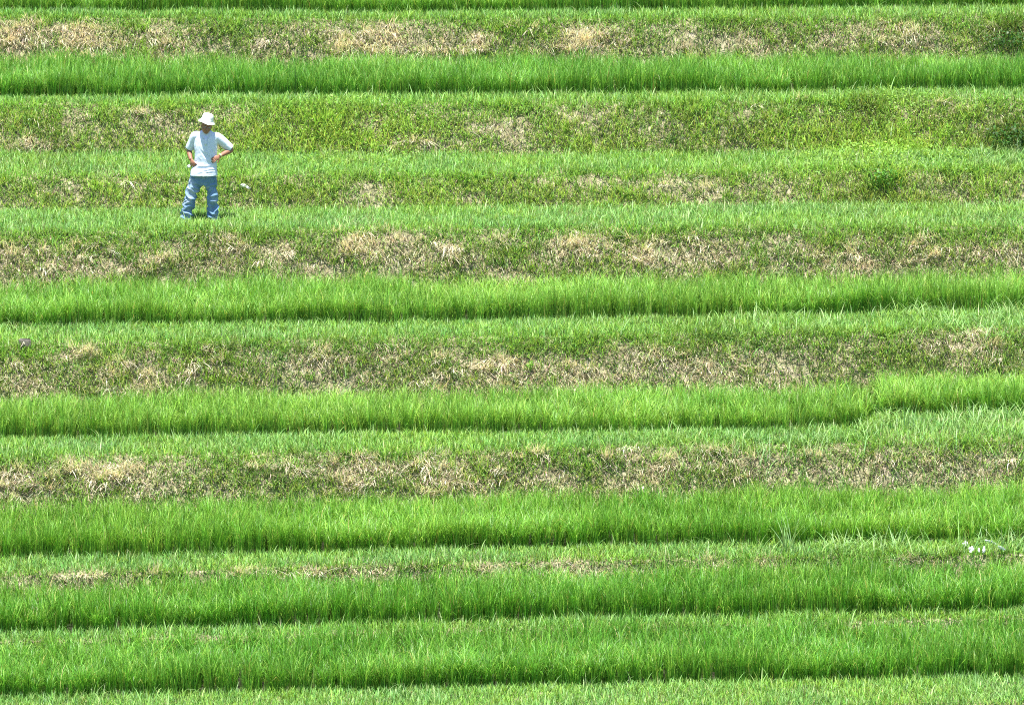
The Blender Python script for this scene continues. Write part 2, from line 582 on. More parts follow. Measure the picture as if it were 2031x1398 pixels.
def grass_band(parts, label, idx):
    b = Blades()
    for seg in parts:
        kind = seg[0]
        bank = kind == 'bank'
        # ---- thatch: short dead litter lying on the bank
        p, t, px, rw = scatter(seg, 1500 if bank else 260)
        d, pat = dryness(kind, p, t, px, rw, idx)
        keep = rng.random(len(p)) < (.15 + d * .7) * (.5 if idx in (21, 22) else 1.)
        p, d = p[keep], d[keep]; n = len(p)
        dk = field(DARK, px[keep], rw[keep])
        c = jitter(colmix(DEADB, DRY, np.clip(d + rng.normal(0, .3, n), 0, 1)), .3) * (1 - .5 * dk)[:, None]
        b.add(p + np.stack([np.zeros(n), -U(0, .02, n), U(.01, .04, n)], -1), U(.05, .15, n), U(.006, .012, n), -np.pi / 2 + rng.normal(0, .9, n), U(1.1, 2.3, n) if bank else U(.6, 1.5, n), U(-.3, .5, n), c, K=2)
        # ---- straw blades, pale, hanging down the slope
        p, t, px, rw = scatter(seg, 1700 if bank else 220)
        d, pat = dryness(kind, p, t, px, rw, idx)
        n6 = fbm(p[:, 0] * 3.8 + 2, (p[:, 1] + p[:, 2]) * 3.0, 41, 3)
        pr = np.clip(d - .12, 0, 1) * .9 * np.clip(.4 + (n6 - .35) * 2., .25, 1.2) + np.clip(pat - .35, 0, 1) * np.clip(d, 0, 1) * .7 * np.clip((n6 - .3) * 3, .1, 1)
        keep = rng.random(len(p)) < pr
        p, d, pat = p[keep], d[keep], pat[keep]; n = len(p)
        clump = fbm(p[:, 0] * 2.5, p[:, 1] * 2.5, 77, 2) - .5
        az = -np.pi / 2 + clump * 5. + rng.normal(0, .6, n)
        c = jitter(colmix(DRY, STRAW, np.clip(d * .6 + pat * .45 - .05 + rng.normal(0, .28, n), 0, 1)), .18)
        b.add(p + np.array([0, 0, .03]), U(.08, .22, n), U(.005, .010, n), az, np.where(rng.random(n) < .6, U(1.0, 2.2, n), U(.1, .9, n)), U(-.1, .6, n), c, K=3)
        # ---- clumps of other weeds and taller grasses
        p, t, px, rw = scatter(seg, 34 if bank else 16)
        lush = field(LUSH, px, rw, 1.2)
        n7 = fbm(p[:, 0] * .8 + 21, (p[:, 1] + p[:, 2]) * 1.1, 71, 2)
        keep = rng.random(len(p)) < np.clip((n7 - .30) * 1.6, .08, 1) * (.8 if idx != 71 else .3) + lush * .6
        p = p[keep]; lush = lush[keep]
        m = rng.integers(12, 30, len(p)); ii = np.repeat(np.arange(len(p)), m); n = len(ii)
        if n:
            hz = rng.random(len(p)); sz = U(.6, 1.25, len(p)) * (1 + .4 * lush)
            base = colmix((.075, .19, .030), (.30, .48, .07), np.clip(hz + lush * .5, 0, 1))
            olive = rng.random(len(p)) < .25
            base[olive] = np.array((.22, .29, .10))
            rt = p[ii] + np.stack([rng.normal(0, .05, n), rng.normal(0, .04, n), np.zeros(n)], -1)
            b.add(rt, U(.09, .24, n) * sz[ii], U(.007, .013, n), rng.uniform(0, 2 * np.pi, n), np.abs(rng.normal(.35, .3, n)), U(.2, 1.3, n), jitter(base[ii], .18), K=3)
        # ---- drooping straw clumps where the mower left long dry stalks
        if bank:
            p, t, px, rw = scatter(seg, 26, .12, .92)
            d, pat = dryness(kind, p, t, px, rw, idx)
            keep = rng.random(len(p)) < np.clip(pat * 1.15 - .18 + (d - .5) * .4, 0, 1)
            p, pat = p[keep], pat[keep]
            m = rng.integers(14, 34, len(p)); ii = np.repeat(np.arange(len(p)), m); n = len(ii)
            if n:
                caz = -np.pi / 2 + rng.normal(0, .7, len(p)); sz = U(.7, 1.3, len(p)); cl = U(.5, 1.7, len(p))
                rt = p[ii] + np.stack([rng.normal(0, .06, n), rng.normal(0, .04, n), U(.02, .05, n)], -1)
                tone = (rng.random(len(p)) * .6 + .4)[ii]
                c = jitter(colmix(DRY, STRAW, np.clip(tone + rng.normal(0, .25, n), 0, 1)), .18)
                b.add(rt, U(.12, .27, n) * sz[ii], U(.006, .010, n), caz[ii] + rng.normal(0, .5, n), cl[ii] + rng.normal(0, .35, n), U(.1, .8, n), c, K=3)
        # ---- green grass
        p, t, px, rw = scatter(seg, 2900 if bank else 2000)
        d, pat = dryness(kind, p, t, px, rw, idx)
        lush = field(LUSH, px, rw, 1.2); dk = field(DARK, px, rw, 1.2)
        v = p[:, 1] + p[:, 2]
        n3 = fbm(p[:, 0] * 1.7 + 7, v * 2.0, 91, 4)
        pr = np.clip(1.05 - d * 1.0 + lush * .3, .10, 1)
        if bank: pr = pr * np.clip(.35 + (n3 - .3) * 1.6, .15, 1)
        keep = rng.random(len(p)) < pr
        p, t, px, rw, d, lush, dk, n3 = (a[keep] for a in (p, t, px, rw, d, lush, dk, n3)); n = len(p)
        if bank:
            h = U(.07, .20, n) * (.7 + .6 * n3) * (1 + .6 * lush)
            wet = 1. if idx in (21, 22) else 0.
            lean = np.abs(rng.normal(.65, .45, n)); curl = U(.1, 1.1, n)
            f = np.clip(n3 * 1.2 - .25 + rng.normal(0, .3, n) + lush * .7 + wet * .12, 0, 1)
            c = colmix((.18, .32, .075), (.38, .52, .13), f)
            top = np.clip((t - .55 + rng.normal(0, .12, n)) / .30, 0, 1)[:, None]
            c = c * (1 - top) + colmix(G_COOL, G_YEL, rng.random(n)) * top
            az = rng.uniform(0, 2 * np.pi, n)
            dn = rng.random(n) < .65
            az = np.where(dn, -np.pi / 2 + rng.normal(0, .9, n), az)
        else:
            h = U(.07, .19, n) * (.75 + .5 * n3) * (.9 if idx == 3 else 1.)
            lean = np.abs(rng.normal(.30, .28, n)); curl = U(.1, 1.1, n)
            f = np.clip(fbm(p[:, 0] * .8, p[:, 1] * 1.2 + idx, 15, 3) * 1.6 - .40 + rng.normal(0, .3, n), 0, 1)
            c = colmix(G_COOL, G_YEL, f) * .95
            dd = rng.random(n) < .18
            c[dd] = np.array(G_DEEP) * 1.2
            az = rng.uniform(0, 2 * np.pi, n)
        c = jitter(c, .30)
        if bank:
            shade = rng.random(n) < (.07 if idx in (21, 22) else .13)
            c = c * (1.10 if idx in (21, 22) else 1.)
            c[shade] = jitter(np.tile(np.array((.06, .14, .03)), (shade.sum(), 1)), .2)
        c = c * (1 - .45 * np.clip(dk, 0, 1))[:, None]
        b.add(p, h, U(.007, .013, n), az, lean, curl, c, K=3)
        # ---- small broad-leaved weeds
        p, t, px, rw = scatter(seg, 900 if idx == 21 else 460)
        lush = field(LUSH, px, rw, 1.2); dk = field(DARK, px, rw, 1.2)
        n4 = fbm(p[:, 0] * 1.9 + 3, (p[:, 1] + p[:, 2]) * 2.3, 33, 3)
        pr = np.clip((n4 - .52) * 2.8, 0, 1) * (.7 if bank else .25) + lush * .85 + dk * .5
        if idx not in (21, 22): pr = pr * .75
        keep = rng.random(len(p)) < pr
        p = p[keep]; lush = lush[keep]; dk = dk[keep]; n = len(p)
        p = p + np.stack([np.zeros(n), -U(0, .04, n), U(.02, .16, n) * (.5 + .6 * lush)], -1)
        c = jitter(colmix((.11, .24, .030), (.22, .40, .045), np.clip(lush * .8 + rng.normal(.3, .25, n), 0, 1)), .2)
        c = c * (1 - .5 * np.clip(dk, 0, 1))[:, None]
        b.leaves(p, U(.016, .036, n), c)
        # ---- longer pale blades arching over the edge of the verge
        p, t, px, rw = scatter(seg, 220)
        wild = np.clip((px - 1250) / 500, 0, 1) * (1. if idx in (31, 41, 51) else .25)
        n5 = fbm(p[:, 0] * 1.5, p[:, 1] * 1.5 + idx, 66, 2)
        keep = rng.random(len(p)) < np.clip((n5 - .3) * 2, .1, 1) * (.17 if bank else .36) + wild * np.clip((n5 - .35) * 3, 0, 1) * .8
        p = p[keep]; n = len(p)
        c = jitter(colmix((.20, .39, .10), (.32, .47, .17), rng.random(n)), .2)
        b.add(p, U(.14, .34, n) * (1 + .4 * wild[keep]), U(.008, .015, n), rng.uniform(0, 2 * np.pi, n), U(.05, .45, n), U(.5, 1.9, n), c, K=4)
    ob = b.build('bank_grass', M_GRASS)
    tag(ob, label, 'grass', 'grass on the banks between the rice strips', 'stuff')


BANK_LABEL = {
    1: 'grass on the bank beyond the top of the picture',
    11: 'straw-yellow bank with green top edge, highest bank in the picture',
    21: 'tall weedy bank with brown and green grass, behind the head of the person',
    22: 'low mown grass bank behind the legs of the person',
    3: 'dry brown bank and green path under the feet of the person',
    31: 'brown grass bank with the grey block at its left end',
    41: 'bank with the palest heap of dry straw at its left end',
    51: 'thin strip of green grass and brown soil with white litter at its right',
    61: 'narrow grass edge between the two lowest rice strips',
    71: 'bright green grass verge along the bottom edge of the picture',
}
groups = {}
for s in segs:
    if s[0] == 'rice' or s[3] == 81: continue
    key = s[3]
    if s[0] == 'bank' and s[3] in (31, 41, 51, 61, 71):   # the bank above rice n belongs with the verge above it
        key = {31: 3, 41: 31, 51: 41, 61: 51, 71: 61}[s[3]]
    groups.setdefault(key, []).append(s)
for k, parts in groups.items():
    grass_band(parts, BANK_LABEL[k], k)


# ------------------------------------------------------------------ finding places on the ground
def ground_at(px, row):
    best = None
    for s in segs:
        t = np.linspace(0, 1, 60)
        for x in (0.0,):
            xx = np.full_like(t, 0.)
            for _ in range(4):
                p = seg_point(s, xx, t)
                dep = (p[:, 1] - CY) * fy + (p[:, 2] - CZ) * fz
                xx = (px - W_PX / 2) * dep / F
            p = seg_point(s, xx, t)
            _, rw = project(p[:, 0], p[:, 1], p[:, 2])
            i = int(np.argmin(np.abs(rw - row)))
            if abs(rw[i] - row) < 4:
                if s[0] != 'rice' or best is None:
                    if best is None or best[1] == 'rice' or p[i, 1] < best[0][1]:
                        best = (p[i], s[0])
    if best is None:
        raise ValueError((px, row))
    return best[0]


# ------------------------------------------------------------------ single tufts and weeds
def tuft(name, px, row, n, h, w, c1, c2, label, cat, group=None, lean=(.05, .5), curl=(.3, 1.4), spread=.06, az0=None, azs=1., jit=.15, leaves=0, lsize=(.03, .06), lh=.3, lr=.2):
    g = ground_at(px, row)
    b = Blades()
    if n:
        root = g[None] + np.stack([np.clip(rng.normal(0, 1, n), -1.7, 1.7) * spread, np.clip(rng.normal(0, 1, n), -1.7, 1.7) * spread * .6, np.full(n, -.01)], -1)
        az = rng.uniform(0, 2 * np.pi, n) if az0 is None else az0 + rng.normal(0, azs, n)
        c = jitter(colmix(c1, c2, rng.random(n)), jit)
        b.add(root, U(*h, n), U(*w, n), az, U(*lean, n), U(*curl, n), c, K=4)
    if leaves:
        r = rng.normal(size=(leaves, 3)); r /= np.linalg.norm(r, axis=1)[:, None]
        r *= (rng.random(leaves) ** .45)[:, None]
        p = g[None] + r * np.array([lr, lr * .7, lh * .5]) + np.array([0, -.05, lh * .5])
        b.leaves(p, U(*lsize, leaves), jitter(colmix(c1, c2, rng.random(leaves)), jit))
    ob = b.build(name, M_GRASS, origin=g)
    tag(ob, label, cat, group)
    return ob


PALE1, PALE2 = (.23, .40, .14), (.36, .50, .23)
TG = 'pale reed tufts standing out of the grass'
tuft('reed_tuft', 1562, 1098, 16, (.4, .68), (.014, .028), PALE1, PALE2, 'tall pale reed tuft in front of the rice, with one broad leaf pointing right', 'reed', TG, (.05, .4), (.1, .8), .05)
tuft('reed_tuft', 1650, 1100, 14, (.35, .55), (.012, .02), PALE1, PALE2, 'pale arching reed tuft just right of the tallest reed tuft', 'reed', TG, (.1, .5), (.6, 1.6), .12)
tuft('reed_tuft', 1775, 1098, 12, (.35, .55), (.012, .02), PALE1, PALE2, 'pale reed tuft with upright stems left of the white litter', 'reed', TG, (.05, .35), (.3, 1.2), .10)
tuft('reed_tuft', 1995, 1094, 12, (.3, .5), (.012, .02), PALE1, PALE2, 'pale reed tuft behind the clear plastic litter at the right edge', 'reed', TG, (.05, .45), (.3, 1.2), .08)
tuft('reed_tuft', 48, 1124, 10, (.2, .36), (.014, .026), PALE1, PALE2, 'low pale reed tuft with flat crossing leaves at the left edge', 'reed', TG, (.5, 1.1), (.2, .7), .06)
tuft('reed_tuft', 1955, 672, 11, (.3, .5), (.013, .022), PALE1, PALE2, 'pale drooping reed tuft on the brown bank at the right edge', 'reed', TG, (.1, .6), (.8, 1.9), .10)
tuft('reed_tuft', 1795, 858, 14, (.35, .6), (.012, .022), PALE1, PALE2, 'upright pale reed tuft below the raised right end of the rice', 'reed', TG, (.02, .25), (.1, .7), .06)
tuft('reed_tuft', 360, 886, 9, (.25, .42), (.014, .026), PALE1, PALE2, 'short pale reed tuft with one broad leaf against the rice, left of centre', 'reed', TG, (.3, .9), (.1, .6), .05)
tuft('reed_tuft', 690, 748, 12, (.2, .36), (.010, .016), PALE1, G_YEL, 'light green reed tuft at the foot of the brown bank, left of centre', 'reed', TG, (.05, .4), (.3, 1.2), .10)
tuft('reed_tuft', 1490, 920, 22, (.3, .5), (.012, .02), PALE1, PALE2, 'broad pale reed tuft on the straw bank, right of centre', 'reed', TG, (.02, .3), (.1, .9), .16)
tuft('reed_tuft', 1590, 905, 20, (.3, .5), (.012, .02), PALE1, PALE2, 'second pale reed tuft on the straw bank, nearer the right edge', 'reed', TG, (.02, .35), (.2, 1.0), .14)
tuft('reed_tuft', 1765, 268, 22, (.25, .45), (.012, .024), PALE1, (.4, .5, .2), 'reed tuft with long pale leaves on the lush mound, upper right', 'reed', TG, (.1, .8), (.3, 1.2), .16)
SG = 'tufts of bleached straw on the banks'
ST2 = (.78, .73, .60)
for (px, row, n, sp, az, lab) in (
        (195, 90, 70, .16, -1.6, 'bleached straw tuft on the highest bank, leftmost'),
        (700, 98, 50, .13, -1.6, 'bleached straw tuft on the highest bank above the rice, left of centre'),
        (940, 94, 46, .12, -1.4, 'bleached straw tuft on the highest bank, near the middle of the picture'),
        (1160, 90, 60, .14, -1.6, 'wide bleached straw tuft on the highest bank, right of the middle'),
        (1812, 62, 40, .07, -1.2, 'tall thin bleached straw tuft on the highest bank, far right'),
        (1004, 470, 34, .06, -1.1, 'narrow white straw streak on the bank, below and right of the person'),
        (1165, 472, 70, .16, -1.9, 'fan of bleached straw on the bank, near the middle of the picture'),
        (1290, 505, 60, .12, -1.2, 'bleached straw tuft leaning right on the dry bank'),
        (150, 925, 60, .12, -1.7, 'pale straw heap on the bank, left one of two'),
        (245, 935, 60, .10, -1.2, 'pale straw heap on the bank, right one of two'),
        (490, 360, 30, .05, -1.3, 'small bleached straw tuft behind the white scrap beside the person')):
    tuft('straw_tuft', px, row, int(n * 1.7), (.08, .26), (.004, .008), STRAW, ST2, lab, 'straw', SG, (.3, 2.0), (-.2, .5), sp * 1.3, az, .9, .25)
tuft('leafy_weed', 1050, 733, 14, (.06, .16), (.008, .012), G_MID, G_YEL, 'small bright green leafy weed at the foot of the brown bank', 'weed', None, (.1, .8), (.3, 1.2), .04, leaves=30, lsize=(.02, .04), lh=.15, lr=.07)
tuft('leafy_weed', 1752, 372, 120, (.15, .45), (.007, .012), G_DEEP, G_MID, 'dark green leafy weed clump on the low bank, upper right', 'weed', None, (.05, .6), (.2, .9), .17, leaves=150, lsize=(.02, .045), lh=.42, lr=.24)
tuft('shrub', 2010, 290, 150, (.15, .45), (.007, .012), (.03, .08, .015), G_DEEP, 'dark leafy shrub cut by the right edge, on the weedy bank', 'shrub', None, (.1, .9), (.2, .9), .30, leaves=330, lsize=(.02, .05), lh=.38, lr=.50)  # leaf colour darkened to carry the shadows inside the shrub
tuft('shrub', 2005, 92, 120, (.12, .35), (.007, .012), (.03, .08, .015), G_DEEP, 'dark low shrub at the right edge of the highest bank', 'shrub', None, (.1, .9), (.2, .9), .28, leaves=260, lsize=(.02, .045), lh=.28, lr=.46)  # same dark leaf colour, inner shadows painted in
tuft('leafy_weed', 1740, 304, 820, (.14, .46), (.007, .013), (.20, .40, .05), (.34, .54, .08), 'lush yellow green mound of weeds on the weedy bank, upper right', 'weed', None, (.1, .9), (.4, 1.4), .42, leaves=420, lsize=(.02, .045), lh=.30, lr=.62)
tuft('leafy_weed', 1727, 822, 110, (.14, .36), (.007, .012), G_DEEP, G_MID, 'dark weed tuft at the step between the two rice plots', 'weed', None, (.05, .6), (.2, 1.0), .11, leaves=50, lsize=(.02, .04), lh=.30, lr=.14)
tuft('leafy_weed', 62, 708, 60, (.12, .3), (.009, .014), G_MID, G_YEL, 'green grass clump hanging under the grey block', 'weed', None, (.2, .9), (.4, 1.4), .10, -1.2, 1.1)

# ------------------------------------------------------------------ shaped solids
def remeshed(bm, voxel, smooth_it=4, name='tmp'):
    me = bpy.data.meshes.new(name); bm.to_mesh(me); bm.free()
    ob = bpy.data.objects.new(name, me); COL.objects.link(ob)
    m = ob.modifiers.new('r', 'REMESH'); m.mode = 'VOXEL'; m.voxel_size = voxel
    if smooth_it:
        s = ob.modifiers.new('s', 'SMOOTH'); s.iterations = smooth_it; s.factor = .5
    dg = bpy.context.evaluated_depsgraph_get()
    out = bpy.data.meshes.new_from_object(ob.evaluated_get(dg))
    bpy.data.objects.remove(ob); bpy.data.meshes.remove(me)
    out.name = name
    return out


def ball(bm, c, r, scl=(1, 1, 1), rot=None, sub=2):
    mt = Matrix.Translation(Vector(c))
    if rot is not None: mt = mt @ rot.to_matrix().to_4x4()
    mt = mt @ Matrix.Diagonal((r * scl[0], r * scl[1], r * scl[2], 1))
    bmesh.ops.create_icosphere(bm, subdivisions=sub, radius=1., matrix=mt)


def limb(bm, pts, rad, seg=14, flat=1., cap=True):
    """closed tapered tube along points, bent smoothly"""
    pts = [Vector(p) for p in pts]
    # refine
    P_, R_ = [], []
    n = 6
    for i in range(len(pts) - 1):
        p0 = pts[max(0, i - 1)]; p1 = pts[i]; p2 = pts[i + 1]; p3 = pts[min(len(pts) - 1, i + 2)]
        for k in range(n):
            t = k / n
            q = .5 * ((2 * p1) + (p2 - p0) * t + (2 * p0 - 5 * p1 + 4 * p2 - p3) * t * t + (3 * p1 - p0 - 3 * p2 + p3) * t ** 3)
            P_.append(q); R_.append(rad[i] * (1 - t) + rad[i + 1] * t)
    P_.append(pts[-1]); R_.append(rad[-1])
    rings = []
    side = None
    for i, p in enumerate(P_):
        d = (P_[min(i + 1, len(P_) - 1)] - P_[max(i - 1, 0)]).normalized()
        if side is None:
            side = d.cross(Vector((0, 1, 0)))
            if side.length < .1: side = d.cross(Vector((1, 0, 0)))
        side = (side - d * side.dot(d)).normalized()
        up = d.cross(side)
        rings.append([bm.verts.new(p + (side * math.cos(a) + up * math.sin(a) * flat) * R_[i])
                      for a in [2 * math.pi * k / seg for k in range(seg)]])
    for a, b in zip(rings, rings[1:]):
        for k in range(seg):
            bm.faces.new((a[k], a[(k + 1) % seg], b[(k + 1) % seg], b[k]))
    bm.faces.new(rings[0][::-1]); bm.faces.new(rings[-1])


def loft(bm, rings, seg=28):
    """rings: (cx, cy, z, rx, ry[, power])"""
    rr = []
    for c in rings:
        cx, cy, z, rx, ry = c[:5]
        pw = c[5] if len(c) > 5 else 2.4
        vs = []
        for k in range(seg):
            a = 2 * math.pi * k / seg
            ca, sa = math.cos(a), math.sin(a)
            vs.append(bm.verts.new((cx + rx * math.copysign(abs(ca) ** (2 / pw), ca), cy + ry * math.copysign(abs(sa) ** (2 / pw), sa), z)))
        rr.append(vs)
    for a, b in zip(rr, rr[1:]):
        for k in range(seg):
            bm.faces.new((a[k], a[(k + 1) % seg], b[(k + 1) % seg], b[k]))
    bm.faces.new(rr[0][::-1]); bm.faces.new(rr[-1])


def from_bm(name, bm, mat, parent=None, smooth=True):
    bmesh.ops.recalc_face_normals(bm, faces=bm.faces)
    me = bpy.data.meshes.new(name); bm.to_mesh(me); bm.free()
    me.materials.append(mat)
    if smooth: me.polygons.foreach_set('use_smooth', np.ones(len(me.polygons), dtype=bool))
    return link(bpy.data.objects.new(name, me), parent)


def from_me(name, me, mat, parent=None):
    me.name = name
    me.materials.clear(); me.materials.append(mat)
    me.polygons.foreach_set('use_smooth', np.ones(len(me.polygons), dtype=bool))
    return link(bpy.data.objects.new(name, me), parent)


def displace(me, fn):
    n = len(me.vertices)
    co = np.empty(n * 3, np.float32); no = np.empty(n * 3, np.float32)
    me.vertices.foreach_get('co', co)
    me.vertex_normals.foreach_get('vector', no)
    co = co.reshape(-1, 3); no = no.reshape(-1, 3)
    co = fn(co, no)
    me.vertices.foreach_set('co', np.ascontiguousarray(co, np.float32).ravel()); me.update()


def delete_faces(me, cond):
    bm = bmesh.new(); bm.from_mesh(me)
    bad = [f for f in bm.faces if cond(f.calc_center_median(), f.normal)]
    bmesh.ops.delete(bm, geom=bad, context='FACES')
    bm.to_mesh(me); bm.free(); me.update()


# ------------------------------------------------------------------ person
M_SKIN = noise_mat('skin', (.27, .125, .078), (.35, .17, .11), 30., .55, .15, 300., .35)
M_SHIRT = noise_mat('shirt_cotton', (.60, .67, .82), (.66, .73, .87), 14., .9, .25, 700., .15)
M_JEANS = noise_mat('faded_denim', (.12, .22, .36), (.33, .41, .53), 6., .9, .35, 500., .15, (.15, .26, .40))  # faded cloth; tones also spread to suggest sunlit and shaded patches
M_HAT = noise_mat('hat_cotton', (.80, .79, .78), (.86, .85, .84), 20., .9, .2, 500., .15)
M_HAIR = noise_mat('black_hair', (.012, .010, .009), (.03, .025, .022), 60., .5, .4, 300., .4)
M_SHOE = noise_mat('shoe_canvas', (.30, .32, .34), (.45, .46, .47), 20., .8)
M_EYE = noise_mat('eye_white', (.6, .58, .55), (.65, .62, .6), 5., .3)
M_GOLD = noise_mat('watch_metal', (.55, .45, .22), (.7, .6, .34), 40., .35, spec=.6)
M_WHITE = noise_mat('white_plastic', (.58, .59, .61), (.70, .70, .71), 10., .6, .3, 80.)

pg = ground_at(409, 441)
person = link(bpy.data.objects.new('person', None))
person.location = (float(pg[0]), float(pg[1]), float(pg[2]) - .03)
tag(person, 'person standing with hands on hips in white bucket hat, white polo shirt and faded jeans', 'person')

# local frame: x to the right of the picture, -y towards the camera
SHL, ELL, WRL = (-.160, .01, 1.400), (-.258, .11, 1.160), (-.228, -.045, 1.025)
SHR, ELR, WRR = (.176, .01, 1.368), (.392, .075, 1.168), (.215, -.075, 1.085)
HTIP_L = (-.185, -.095, .968)
HEADC = Vector((.022, -.080, 1.566))
head_rot = Euler((R(12), R(10), R(14)), 'XYZ')


def hand(bm, wrist, tip, up, thumb_side):
    """palm and five fingers; wrist->tip is the palm direction, up is the back of the hand"""
    w = Vector(wrist); d = (Vector(tip) - w).normalized(); u = Vector(up)
    u = (u - d * u.dot(d)).normalized(); s = d.cross(u) * thumb_side
    palm = w + d * .045
    rot = Matrix((s, d, u)).transposed().to_quaternion()
    mt = Matrix.Translation(palm) @ rot.to_matrix().to_4x4() @ Matrix.Diagonal((.041, .052, .017, 1))
    bmesh.ops.create_icosphere(bm, subdivisions=3, radius=1., matrix=mt)
    for i, (o, l) in enumerate(((.030, .068), (.010, .078), (-.011, .072), (-.030, .056))):
        b0 = palm + d * .036 + s * o
        b1 = b0 + d * l * .45 - u * l * .12 + s * o * .12
        b2 = b1 + d * l * .30 - u * l * .26
        b3 = b2 + d * l * .14 - u * l * .26
        limb(bm, (b0 - d * .02, b0, b1, b2, b3), (.009, .0095, .0088, .008, .0062), 8)
    t0 = palm - d * .022 + s * .028
    limb(bm, (t0 - s * .015, t0 + s * .014 + d * .012 - u * .004, t0 + s * .036 + d * .034 - u * .010, t0 + s * .044 + d * .060 - u * .016),
         (.013, .012, .0105, .0075), 8)


def build_body():
    bm = bmesh.new()
    # trunk
    loft(bm, [(-.03, .01, .78, .11, .075), (-.03, .01, .86, .135, .085), (-.02, .0, .95, .135, .088), (-.01, -.005, 1.05, .135, .090),
              (0, -.005, 1.15, .145, .098), (0, 0, 1.28, .165, .105), (0, .01, 1.37, .165, .092), (.005, .012, 1.43, .12, .070), (.008, .01, 1.47, .06, .055)])
    limb(bm, ((.008, .005, 1.39), (.010, -.025, 1.46), (.012, -.055, 1.53)), (.062, .056, .054))
    # head
    q = head_rot

    def hp(x, y, z):
        v = Vector((x, y, z)); v.rotate(q); return HEADC + v
    ball(bm, hp(0, .015, .03), .1, (.84, .98, .95), q, 3)
    ball(bm, hp(0, -.018, -.035), .1, (.70, .74, .82), q, 3)
    ball(bm, hp(0, -.055, -.095), .03, (1.15, .8, .7), q)
    limb(bm, (hp(0, -.090, .012), hp(0, -.106, -.018), hp(0, -.112, -.034), hp(0, -.095, -.043)), (.009, .011, .015, .011), 10)
    ball(bm, hp(-.014, -.098, -.036), .009, (1, 1, .8), q); ball(bm, hp(.014, -.098, -.036), .009, (1, 1, .8), q)
    for sx in (-1, 1):
        ball(bm, hp(sx * .076, .012, -.012), .03, (.32, .62, 1.05), q)          # ears
        ball(bm, hp(sx * .030, -.081, .020), .020, (1.2, .5, .4), q)            # brows
        ball(bm, hp(sx * .042, -.068, -.030), .026, (1., .7, .8), q)            # cheeks
    ball(bm, hp(0, -.088, -.062), .017, (1.4, .45, .28), q)                       # lips
    ball(bm, hp(0, -.086, -.071), .016, (1.2, .45, .30), q)
    # arms
    limb(bm, ((-.12, .01, 1.40), SHL, (-.208, .06, 1.28), ELL, (-.250, .045, 1.100), WRL), (.050, .050, .050, .043, .041, .027))
    limb(bm, ((.11, .01, 1.37), SHR, (.285, .045, 1.275), ELR, (.315, .010, 1.130), WRR), (.050, .050, .050, .043, .041, .027))
    hand(bm, WRL, HTIP_L, (-.75, -.55, .25), 1)
    hand(bm, WRR, (.150, -.115, 1.050), (.45, -.75, .35), -1)
    # legs
    limb(bm, ((-.10, .01, .88), (-.165, .01, .66), (-.235, .0, .47), (-.282, .01, .28), (-.318, .012, .09)), (.085, .078, .058, .054, .040))
    limb(bm, ((.04, .01, .88), (.070, .01, .66), (.098, .0, .47), (.112, .01, .28), (.117, .012, .09)), (.085, .078, .058, .054, .040))
    for x, a in ((-.318, -.35), (.118, .12)):
        limb(bm, ((x, .05, .045), (x, .0, .055), (x + a * .1, -.09, .035), (x + a * .18, -.16, .028)), (.036, .042, .040, .026), 12, .8)
    me = remeshed(bm, .0042, 3, 'body')
    return from_me('body', me, M_SKIN, person), hp


body, hp = build_body()
for sx in (-1, 1):
    bm = bmesh.new(); ball(bm, hp(sx * .031, -.083, .004), .0125, (1.2, .7, .7), head_rot)
    e = from_bm('eye', bm, M_EYE, person)
    bm = bmesh.new(); ball(bm, hp(sx * .031, -.0905, .004), .0055, (1, .6, 1), head_rot)
    from_bm('iris', bm, M_HAIR, e)
bm = bmesh.new()
ball(bm, hp(0, .030, .022), .1, (.83, .96, .98), head_rot, 4)
for v in list(bm.verts):
    l = v.co - HEADC; l.rotate(head_rot.to_quaternion().inverted())
    if l.z < -.045 or (l.y < -.03 and l.z < .055) or (l.y < -.005 and l.z < -.02):
        bm.verts.remove(v)
hair = from_bm('hair', bm, M_HAIR, person)


def build_hat():
    bm = bmesh.new()
    prof = [(.0, .152), (.035, .151), (.062, .145), (.082, .132), (.094, .110), (.100, .078), (.104, .042), (.110, .034), (.126, .021), (.143, .000), (.145, -.003),
            (.141, -.003), (.123, .017), (.106, .030), (.101, .038), (.096, .078), (.090, .106), (.078, .127), (.06, .140), (.0, .147)]
    seg = 44
    rr = []
    for r, z in prof:
        ring = []
        for k in range(seg):
            a = 2 * math.pi * k / seg
            wv = 0
            if r > .11: wv = .004 * math.sin(2 * a + .6) + .003 * math.sin(5 * a)
            dent = -.004 * math.exp(-((r * math.cos(a) + .02) / .05) ** 2) if z > .12 else 0
            rad = r * (1 + .02 * math.sin(3 * a + z * 30))
            ring.append(bm.verts.new((rad * math.cos(a), rad * 1.08 * math.sin(a), z + wv + dent)))
        rr.append(ring)
    for a, b in zip(rr, rr[1:]):
        for k in range(seg):
            bm.faces.new((a[k], a[(k + 1) % seg], b[(k + 1) % seg], b[k]))
    bmesh.ops.remove_doubles(bm, verts=bm.verts, dist=.0005)
    ob = from_bm('hat', bm, M_HAT, person)
    ob.location = HEADC + Vector((.003, -.014, .058)); ob.scale = (.90, .91, .97)
    ob.rotation_euler = (R(4), R(14), R(10))
    # stitched band
    bm = bmesh.new()
    ring0 = []
    for z in (.033, .052):
        ring0.append([bm.verts.new((.1065 * math.cos(2 * math.pi * k / seg), .1065 * 1.08 * math.sin(2 * math.pi * k / seg), z)) for k in range(seg)])
    for k in range(seg):
        bm.faces.new((ring0[0][k], ring0[0][(k + 1) % seg], ring0[1][(k + 1) % seg], ring0[1][k]))
    from_bm('hat_band', bm, M_HAT, ob)


build_hat()


